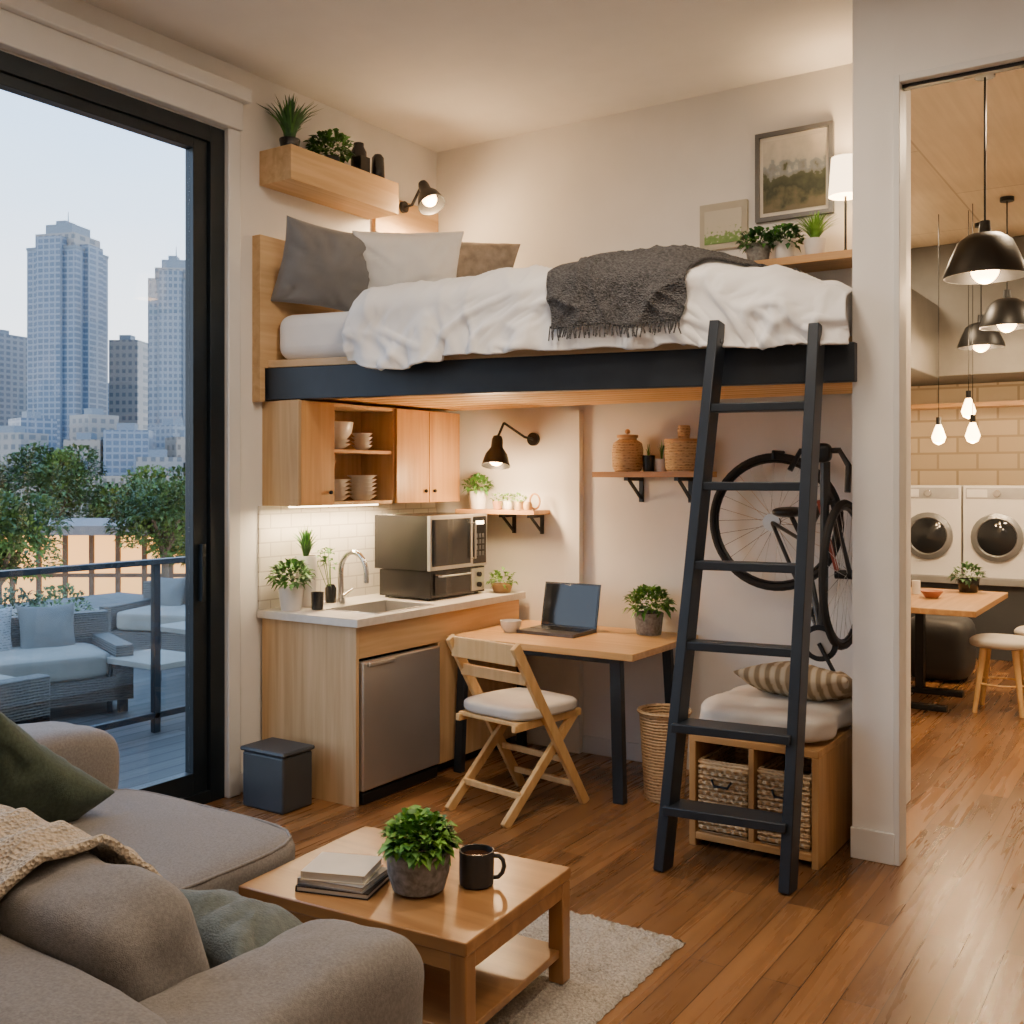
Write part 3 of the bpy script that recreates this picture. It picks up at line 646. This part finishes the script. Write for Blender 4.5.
# chair
CH=wood('chair_wood',(.56,.33,.12),(.74,.49,.22),'Z',.4)
c=MB(CH).at((-2.80,4.30,0),D(-10))
for x in (-.215,.215):
    c.beam((x,.27,0),(x,-.24,.83),.026,.052).beam((x*.87,-.28,0),(x*.87,.22,.45),.026,.048)
    c.beam((x*.87,-.22,.44),(x*.87,.26,.45),.026,.035)
c.box(-.20,.20,-.2,.26,.445,.465)
c.beam((-.215,-.225,.785),(.215,-.225,.785),.018,.10,(0,1,0)).beam((-.215,-.16,.665),(.215,-.16,.665),.016,.055,(0,1,0))
c.beam((-.215,.12,.24),(.215,.12,.24),.02,.03,(0,1,0)).beam((-.19,-.17,.12),(.19,-.17,.12),.02,.03,(0,1,0)).beam((-.215,.21,.1),(.215,.21,.1),.02,.03,(0,1,0))
c.mat(CREAML).sup((0,.03,.495),(.45,.46,.07),5,14,.006,8); c.make('folding_chair',.004)
p=MB(WICK); p.lathe([(.095,0),(.10,.01),(.125,.42),(.13,.44),(.12,.44),(.095,.02),(0,.02)],(-2.24,4.80,0)); 
p.tube([(-2.24+.128*math.cos(a),4.80+.128*math.sin(a),.44) for a in [6.283*i/24 for i in range(24)]],.01,6,True); p.make('wicker_wastebasket')
# ------------------------------------------------------------ bench
BX0,BX1,B0,B1=-1.87,-1.30,4.26,4.98
b=MB(HW); b.box(BX0,BX1,B0,B1,.455,.485).box(BX0+.03,BX1-.03,B0,B1,.03,.06).mat(HWZ).box(BX0,BX0+.03,B0,B1,0,.455).box(BX1-.03,BX1,B0,B1,0,.455).box(-1.6,-1.575,B0,B1,.06,.455).box(BX0+.03,BX1-.03,B1-.02,B1,.06,.455)
b.make('storage_bench',.003)
for x in (-1.72,-1.452):
    p=MB(WICK); x0,x1=x-.106,x+.106
    p.box(x0,x1,B0+.02,B0+.035,.065,.36).box(x0,x1,B0+.4,B0+.415,.065,.36).box(x0,x0+.015,B0+.035,B0+.4,.065,.36).box(x1-.015,x1,B0+.035,B0+.4,.065,.36).box(x0,x1,B0+.02,B0+.4,.062,.075)
    for i in range(13):
        zz=.085+i*.0215; ph=i%2
        p.tube([(x0-.003+(x1-x0+.006)*j/12,B0+.014-.006*(1 if (j+ph)%2 else -1),zz) for j in range(13)],.0095,6)
    p.tube([(x0,B0+.025,.365),(x1,B0+.025,.365),(x1,B0+.41,.365),(x0,B0+.41,.365)],.013,6,True)
    p.mat(BLACK).tube([(x-.045,B0+.0,.30),(x-.03,B0-.010,.275),(x+.03,B0-.010,.275),(x+.045,B0+.0,.30)],.006,6)
    p.make('storage_basket',.002)
p=MB(CREAML).sup((-1.585,4.60,.555),(.60,.66,.13),4.5,26,.025,5,3); p.make('bench_cushion',angle=180)
m_,nt_,b_=base('striped_blanket'); mp_=coords(nt_,(1,1,1),False); wv=nn(nt_,'ShaderNodeTexWave',bands_direction='X'); wv.inputs['Scale'].default_value=7; wv.inputs['Distortion'].default_value=.6
nt_.links.new(mp_.outputs[0],wv.inputs['Vector']); rr_=ramp(nt_,wv.outputs['Fac'],[(.3,(.26,.19,.11)),(.5,(.44,.34,.21)),(.8,(.52,.43,.30))]); nt_.links.new(rr_.outputs[0],b_.inputs['Base Color']); b_.inputs['Roughness'].default_value=.95
pil('patterned_pillow',m_,(-1.51,4.68,.68),D(4),D(74),.50,.42,.16,5)
# ------------------------------------------------------------ bicycle
b=MB(RUBBER)
def wheel(c,ax):
    def P(r,a,o=0):
        return Vector((c[0]+r*math.cos(a),c[1]+o,c[2]+r*math.sin(a))) if ax=='Y' else Vector((c[0]+o,c[1]+r*math.cos(a),c[2]+r*math.sin(a)))
    A=[6.2832*i/48 for i in range(48)]
    b.mat(RUBBER).tube([P(.335,a) for a in A],.019,8,True)
    b.mat(BLACK).tube([P(.312,a) for a in A],.010,6,True)
    b.mat(CHROME)
    for i in range(28):
        a=6.2832*i/28; b.cyl(P(.02,a+.8*(1 if i%2 else -1),.02*(1 if i%4<2 else -1)),P(.31,a),.0012,.0012,4)
    b.mat(BLACK).cyl(P(0,0,-.04),P(0,0,.04),.022)
W1=(-1.82,5.22,1.38)
wheel(W1,'Y')
b.mat(SS).cyl((W1[0],5.17,W1[2]),(W1[0],5.2,W1[2]),.045,.03)
wheel((-1.40,4.98,1.15),'X')
FRM=M('bike_frame',(.02,.022,.025),.3,.2); ORG=M('bike_accent',(.28,.05,.03),.4)
H=Vector((-1.45,4.85,1.60)); Bb=Vector((-1.47,4.88,.84)); St=Vector((-1.60,5.0,1.30)); Rr=Vector((W1[0],5.18,W1[2])); Fh=Vector((-1.40,4.98,1.15))
b.mat(FRM).tube([H,Bb],.021).tube([Bb,St],.016).tube([H+Vector((0,0,-.08)),St],.015).tube([Bb,Rr],.010).tube([St,Rr],.010).tube([H+Vector((0,0,.08)),H+Vector((0,.0,-.12))],.024)
b.tube([H+Vector((.03,0,-.1)),Fh+Vector((.03,0,0))],.011)
b.mat(ORG).tube([H+Vector((-.03,0,-.1)),Fh+Vector((-.03,0,0))],.011)
b.mat(BLACK).tube([H+Vector((0,0,.08)),H+Vector((.0,-.05,.14))],.014).tube([H+Vector((-.14,-.08,.04)),H+Vector((-.1,-.05,.13)),H+Vector((.08,-.05,.13)),H+Vector((.13,-.08,.06)),H+Vector((.13,-.1,-.06))],.014)
b.sup(H+Vector((.0,-.05,.12)),(.09,.07,.09),3,8)
b.cyl(Bb+Vector((0,-.04,0)),Bb+Vector((0,-.05,0)),.085,.085,32).mat(SS).cyl(Bb+Vector((0,-.052,0)),Bb+Vector((0,-.056,0)),.06,.06,32).mat(BLACK).tube([Bb+Vector((0,-.06,0)),Bb+Vector((.08,-.08,-.13))],.01).tube([Bb+Vector((0,.05,0)),Bb+Vector((-.08,.06,.13))],.01)
b.sup(Bb+Vector((.06,-.12,-.13)),(.09,.09,.025),5,6).sup(Bb+Vector((-.08,.1,.13)),(.09,.09,.025),5,6)
b.tube([St,St+Vector((-.06,.0,.12))],.012).sup(St+Vector((-.07,0,.14)),(.14,.24,.05),2.5,8)
b.tube([(W1[0],BY,W1[2]+.36),(W1[0],5.2,W1[2]+.36),(W1[0],5.2,W1[2]+.32)],.008)
b.make('bicycle')
# ------------------------------------------------------------ coffee table
TM=((-2.045,2.53,0),D(4))
c=MB(TABLE).at(*TM); hx,hy=.405,.315
c.box(-hx,hx,-hy,hy,.335,.372)
c.mat(TABLEZ)
for x in (-1,1):
    for y in (-1,1):
        xa,ya=x*(hx-.028),y*(hy-.028); c.box(xa-.026,xa+.026,ya-.026,ya+.026,.019,.335)
c.mat(TABLE).box(-hx+.05,hx-.05,-hy+.006,-hy+.028,.285,.335).box(-hx+.05,hx-.05,hy-.028,hy-.006,.285,.335).box(-hx+.006,-hx+.028,-hy+.05,hy-.05,.285,.335).box(hx-.028,hx-.006,-hy+.05,hy-.05,.285,.335)
c.box(-hx+.015,hx-.015,-hy+.015,hy-.015,.10,.125); c.make('coffee_table',.004)
k=MB(M('book_dark',(.02,.02,.022),.5)).at((-2.16,2.37,.3725),D(14))
def book(mb,m,x0,x1,y0,y1,z0,z1,a):
    o=mb.M; mb.M=mb.M@Matrix.Rotation(a,4,'Z'); mb.mat(m).box(x0,x1,y0,y1,z0,z0+.003).box(x0,x1,y0,y1,z1-.003,z1).box(x0,x0+.004,y0,y1,z0+.003,z1-.003)
    mb.mat(PAPER).box(x0+.004,x1-.005,y0+.004,y1-.004,z0+.003,z1-.003); mb.M=o
book(k,k.mats[0],-.12,.115,-.09,.09,.0,.018,.05); book(k,M('book_grey',(.3,.29,.28),.6),-.115,.105,-.085,.085,.018,.036,-.03); book(k,M('book_cream',(.68,.60,.47),.6),-.11,.09,-.08,.085,.036,.062,.12)
k.make('book_stack')
k=MB(PAPER).at((-2.10,2.42,.1255),.1); book(k,M('mag_blue',(.12,.13,.15),.5),-.18,.14,-.12,.12,0,.02,0); book(k,M('mag_white',(.6,.58,.55),.5),-.17,.13,-.12,.12,.02,.045,.1); book(k,M('mag_red',(.3,.12,.08),.5),-.16,.13,-.11,.11,.045,.06,-.05); k.make('magazine_stack')
p=MB(); p.mat(GREYC).lathe([(.06,0),(.078,.01),(.093,.06),(.096,.12),(.09,.125),(.088,.11)],(-1.95,2.46,.3725),36); p.mat(SOIL).lathe([(0,.11),(.089,.11),(0,.111)],(-1.95,2.46,.3725))
p.mat(LEAF).bush((-1.95,2.46,.51),.092,300,.042,.034,(1,1,.8)); p.mat(LEAFB).bush((-1.95,2.46,.52),.092,260,.038,.032,(1,1,.8)); p.make('potted_mint')
p=MB(M('mug_charcoal',(.03,.032,.035),.5)); mx_,my_=-1.83,2.59; p.lathe([(.045,0),(.052,.006),(.053,.105),(.049,.105),(.047,.012),(0,.01)],(mx_,my_,.3725),32)
p.tube([(mx_+.836*q,my_+.549*q,.372+z) for q,z in ((.050,.088),(.068,.087),(.080,.075),(.084,.056),(.078,.036),(.066,.024),(.050,.022))],.007,8)
p.mat(M('coffee',(.05,.02,.008),.2)).lathe([(0,.088),(.047,.088),(0,.0885)],(mx_,my_,.372)); p.make('coffee_mug')
# rug
rg=MB(RUG); nx,ny=110,125; vs=[];fs=[]
for i in range(nx+1):
    for j in range(ny+1):
        x=-2.95+1.47*i/nx; y=1.55+1.79*j/ny; e=min(i,nx-i,j,ny-j)
        vs.append((x+U(-.006,.006),y+U(-.006,.006),.003 if e==0 else .016+U(-.007,.007)))
for i in range(nx):
    for j in range(ny): a=i*(ny+1)+j; fs.append((a,a+ny+1,a+ny+2,a+1))
rg.raw(vs,fs).box(-2.94,-1.49,1.56,3.33,.0005,.004).make('area_rug',angle=180)
# ------------------------------------------------------------ sofa
s=MB(SOFA)
s.sup((-2.62,1.47,.21),(2.50,.88,.32),14,16)
s.sup((-3.2,1.85,.21),(1.40,1.42,.32),14,16)
s.sup((-3.01,1.98,.33),(1.10,1.22,.21),6,28,.016,5,1); s.welt((-3.01,1.98,.33),(1.10,1.22,.21),6,.72)
s.sup((-2.11,1.62,.34),(.8,.62,.20),6,16,.012,4,2)
s.sup((-3.73,1.84,.34),(.40,1.60,.62),6,26,.016,4,3)
s.sup((-2.6,1.11,.38),(2.4,.26,.60),7,18,.01,4,4)
s.sup((-1.57,1.43,.33),(.32,.86,.56),6,30,.016,5,5)
s.mat(BLACK)
for x,y in ((-3.8,2.4),(-2.6,2.4),(-1.5,1.8),(-1.5,1.1),(-3.8,1.1)): s.cyl((x,y,0),(x,y,.08),.02)
s.mat(SOFA)
s.at((-1.985,1.38,.55),0,D(14)).sup((0,0,0),(.58,.25,.44),4.8,30,.016,5,7)
s.at((-2.62,1.37,.545),0,D(14)).sup((0,0,0),(.66,.24,.44),4.5,20,.015,5,9)
s.at((-3.46,1.60,.54),D(90),D(14)).sup((0,0,0),(.62,.22,.42),4.5,16,.015,5,11)
s.make('sectional_sofa',angle=180)
pil('sofa_cushion',GREENP,(-3.34,1.97,.545),D(56),D(28),.54,.50,.24,21,.85,.015)
pil('sofa_cushion',SAGE,(-1.905,1.75,.49),D(-20),D(62),.40,.36,.19,25,.2)
vs=[];fs=[];nu,nv=64,90
path=[(1.69,.44),(1.62,.49),(1.575,.62),(1.53,.73),(1.44,.795),(1.31,.79),(1.20,.74),(1.06,.71),(.97,.66),(.945,.5),(.935,.34)]
for i in range(nu+1):
    for j in range(nv+1):
        t=j/nv*(len(path)-1); a=min(int(t),len(path)-2); q=t-a
        y=path[a][0]*(1-q)+path[a+1][0]*q; z=path[a][1]*(1-q)+path[a+1][1]*q
        x=-2.60+.60*i/nu+.05*math.sin(j*.1)
        w=.010*math.sin(x*42+math.sin(j*.12)*1.5)+.014*noise.noise(Vector((x*9,j*.12,0)))
        vs.append((x,y,z+w+.012))
for i in range(nu):
    for j in range(nv): a=i*(nv+1)+j; fs.append((a,a+nv+1,a+nv+2,a+1))
MB(CREAMK).raw(vs,fs).make('knitted_throw',angle=180,solid=.02)
# ------------------------------------------------------------ laundry / dining room
RING=M('washer_ring',(.25,.26,.27),.3,.6)
WPN=M('washer_panel',(.35,.35,.35),.4)
def washer(x):
    w=MB(GREYW); y=10.12; z=.721; W=.56
    w.box(x,x+W,y,y+.6,z,z+.82)
    cx,cz=x+W/2,z+.36
    w.M=Matrix.Translation((cx,y,cz))@Matrix.Rotation(D(90),4,'X')
    w.mat(RING).lathe([(.215,0),(.215,.03),(.17,.04),(.16,.03),(.16,0)]).mat(DGLASS).lathe([(.165,0),(.16,.03),(.1,.055),(0,.06)])
    w.M=Matrix(); w.mat(WPN).box(x+.02,x+W-.02,y-.005,y,z+.70,z+.80).mat(GREYW).box(x+.03,x+.2,y-.01,y,z+.715,z+.785).mat(CHROME).cyl((cx,y,z+.75),(cx,y-.03,z+.75),.03)
    w.make('washing_machine',.01)
for x in (-2.94,-2.36,-1.78,-1.20,-.62): washer(x)
p=MB(GREYPL); p.box(-3.4,.4,10.08,10.88,.0,.66).mat(M('ledge_grey',(.22,.22,.22),.5)).box(-3.4,.4,10.02,10.88,.661,.72); p.make('washer_plinth',.004)
DG=M('duct_grey',(.12,.115,.105),.6)
MB(DG).box(-4.1,3.4,9.95,10.88,2.52,CZ-.001).make('soffit_duct',.01)
MB(DG).box(-2.7,-1.95,6.4,9.94,2.5,3.15).make('ceiling_duct',.01)
MB(HW).box(-3.4,.4,10.6,10.88,2.28,2.32).make('laundry_shelf')
def pend(name,x,y,zb,r,e=60):
    p=MB(BLACK); h=r*1.15
    p.lathe([(.0,h+.06),(.025,h+.06),(.03,h),(r*.42,h*.95),(r*.66,h*.8),(r*.84,h*.45),(r,.02),(r,0),(r*.97,0),(r*.8,h*.44),(r*.6,h*.76),(0,h*.85)],(x,y,zb),36)
    p.cyl((x,y,zb+h+.05),(x,y,CZ),.006,n=6).cyl((x,y,CZ-.03),(x,y,CZ),.05)
    p.mat(BULB).sup((x,y,zb+h*.2),(.14,.14,.16),2,8); p.make(name)
    light('pendant_light_source','POINT',(x,y,zb-.03),e,(1,.66,.36),.06)
pend('pendant_lamp',-.925,5.85,2.64,.2,55); pend('pendant_lamp',-1.20,8.55,2.73,.19,70); pend('pendant_lamp',-1.50,9.3,2.68,.18,70)
for i,(x,y,z) in enumerate(((-1.73,8.8,1.93),(-1.51,8.8,2.13),(-1.446,8.6,1.93))):
    p=MB(BLACK); p.cyl((x,y,z+.16),(x,y,CZ),.003,n=5).cyl((x,y,z+.1),(x,y,z+.16),.02,n=10); p.mat(BULB).lathe([(0,-.06),(.04,-.04),(.055,0),(.035,.06),(.02,.1),(0,.1)],(x,y,z),16); p.make('bulb_pendant')
    light('bulb_pendant_light','POINT',(x,y,z-.12),22,(1,.66,.36),.05)
t=MB(HWY); t.box(-2.3,-1.2,7.25,8.6,.71,.75).mat(BLACK).box(-1.8,-1.7,7.6,7.7,.04,.71).box(-2.05,-1.45,7.62,7.68,0,.04).box(-1.78,-1.72,8.2,8.28,.04,.71).box(-2.05,-1.45,8.2,8.28,0,.04); t.make('dining_table',.004)
def stool(x,y,back=False,rz=0):
    s=MB(CH).at((x,y,0),rz)
    for a in (45,135,225,315):
        q=D(a); s.cyl((math.cos(q)*.21,math.sin(q)*.21,0),(math.cos(q)*.14,math.sin(q)*.14,.44),.016,.024,10)
    s.tube([(.17*math.cos(t),.17*math.sin(t),.2) for t in [6.283*i/20 for i in range(20)]],.008,6,True)
    s.mat(CREAML).sup((0,0,.48),(.40,.40,.08),3,10)
    if back:
        s.mat(CH).cyl((.17,-.15,.46),(.21,-.16,.86),.014,n=8).cyl((.17,.15,.46),(.21,.16,.86),.014,n=8); s.mat(CREAML).sup((.20,0,.72),(.06,.40,.30),4,10)
    s.make('dining_chair' if back else 'dining_stool')
stool(-1.14,7.88); stool(-.94,8.50,True)
p=MB(); p.mat(GREYPL); p.box(-2.9,-2.3,7.2,9.0,0,.44).box(-2.95,-2.9,7.2,9.0,0,.95); p.make('booth_bench',.02)
p=MB(); p.mat(GREYPL); p.sup((-1.75,8.95,.25),(.5,.5,.5),5,10); p.make('ottoman')
p=MB(); pot(p,(-1.45,8.45,.751),.08,.1,BLKP); p.mat(LEAFD).bush((-1.45,8.45,.87),.10,120,.05,.03); p.make('potted_plant')
p=MB(M('red_bowl',(.4,.15,.08),.4)); p.lathe([(.04,0),(.08,.05),(.075,.05),(.03,.01),(0,.01)],(-1.6,7.9,.751)); p.mat(PAPER).lathe([(.03,0),(.03,.1),(0,.1)],(-1.75,8.1,.751)); p.make('table_condiments')
# ------------------------------------------------------------ lights
def ceiling_fill(x,y,e,z=CZ,col=(1,.79,.58),size=.5):  # added fill: area lamp under an invented ceiling disc, out of view
    MB(TRIM).lathe([(.0,0),(.09,0),(.09,-.008),(.0,-.008)],(x,y,z)).make('ceiling_fill_disc')
    light('ceiling_fill','AREA',(x,y,z-.03),e,col,size)
ceiling_fill(-2.4,1.6,22); ceiling_fill(-.4,2.2,34); ceiling_fill(-1.8,3.2,44); ceiling_fill(1.0,0.2,22)
ceiling_fill(-.6,6.6,95,col=(1,.74,.46)); ceiling_fill(-2.4,8.6,95,col=(1,.74,.46)); ceiling_fill(.4,9.0,85,col=(1,.74,.46))
# world
wd=bpy.data.worlds.new('sky'); S.world=wd; wd.use_nodes=True; nt=wd.node_tree; bg=nt.nodes['Background']
tc=nn(nt,'ShaderNodeTexCoord'); sp=nn(nt,'ShaderNodeSeparateXYZ'); nt.links.new(tc.outputs['Generated'],sp.inputs[0])
n=nn(nt,'ShaderNodeTexNoise'); n.inputs['Scale'].default_value=3; n.inputs['Detail'].default_value=5
mp=nn(nt,'ShaderNodeMapping'); mp.inputs['Scale'].default_value=(1,1,4); nt.links.new(tc.outputs['Generated'],mp.inputs[0]); nt.links.new(mp.outputs[0],n.inputs['Vector'])
ma=nn(nt,'ShaderNodeMath',operation='MULTIPLY_ADD'); ma.inputs[1].default_value=.16; nt.links.new(n.outputs['Fac'],ma.inputs[0]); nt.links.new(sp.outputs['Z'],ma.inputs[2])
r=ramp(nt,ma.outputs[0],[(.06,(.92,.84,.78)),(.20,(.80,.84,.88)),(.40,(.48,.67,.93)),(.9,(.26,.43,.75))])
nt.links.new(r.outputs[0],bg.inputs[0]); bg.inputs[1].default_value=3.9
# camera
cd=bpy.data.cameras.new('camera'); cd.sensor_width=36; cd.lens=36.8; cd.shift_y=-33/1024; cd.clip_end=2000; cd.clip_start=.05
co=bpy.data.objects.new('camera',cd); co.location=(0,0,1.6); co.rotation_euler=(D(90),0,D(33.3)); S.collection.objects.link(co); S.camera=co
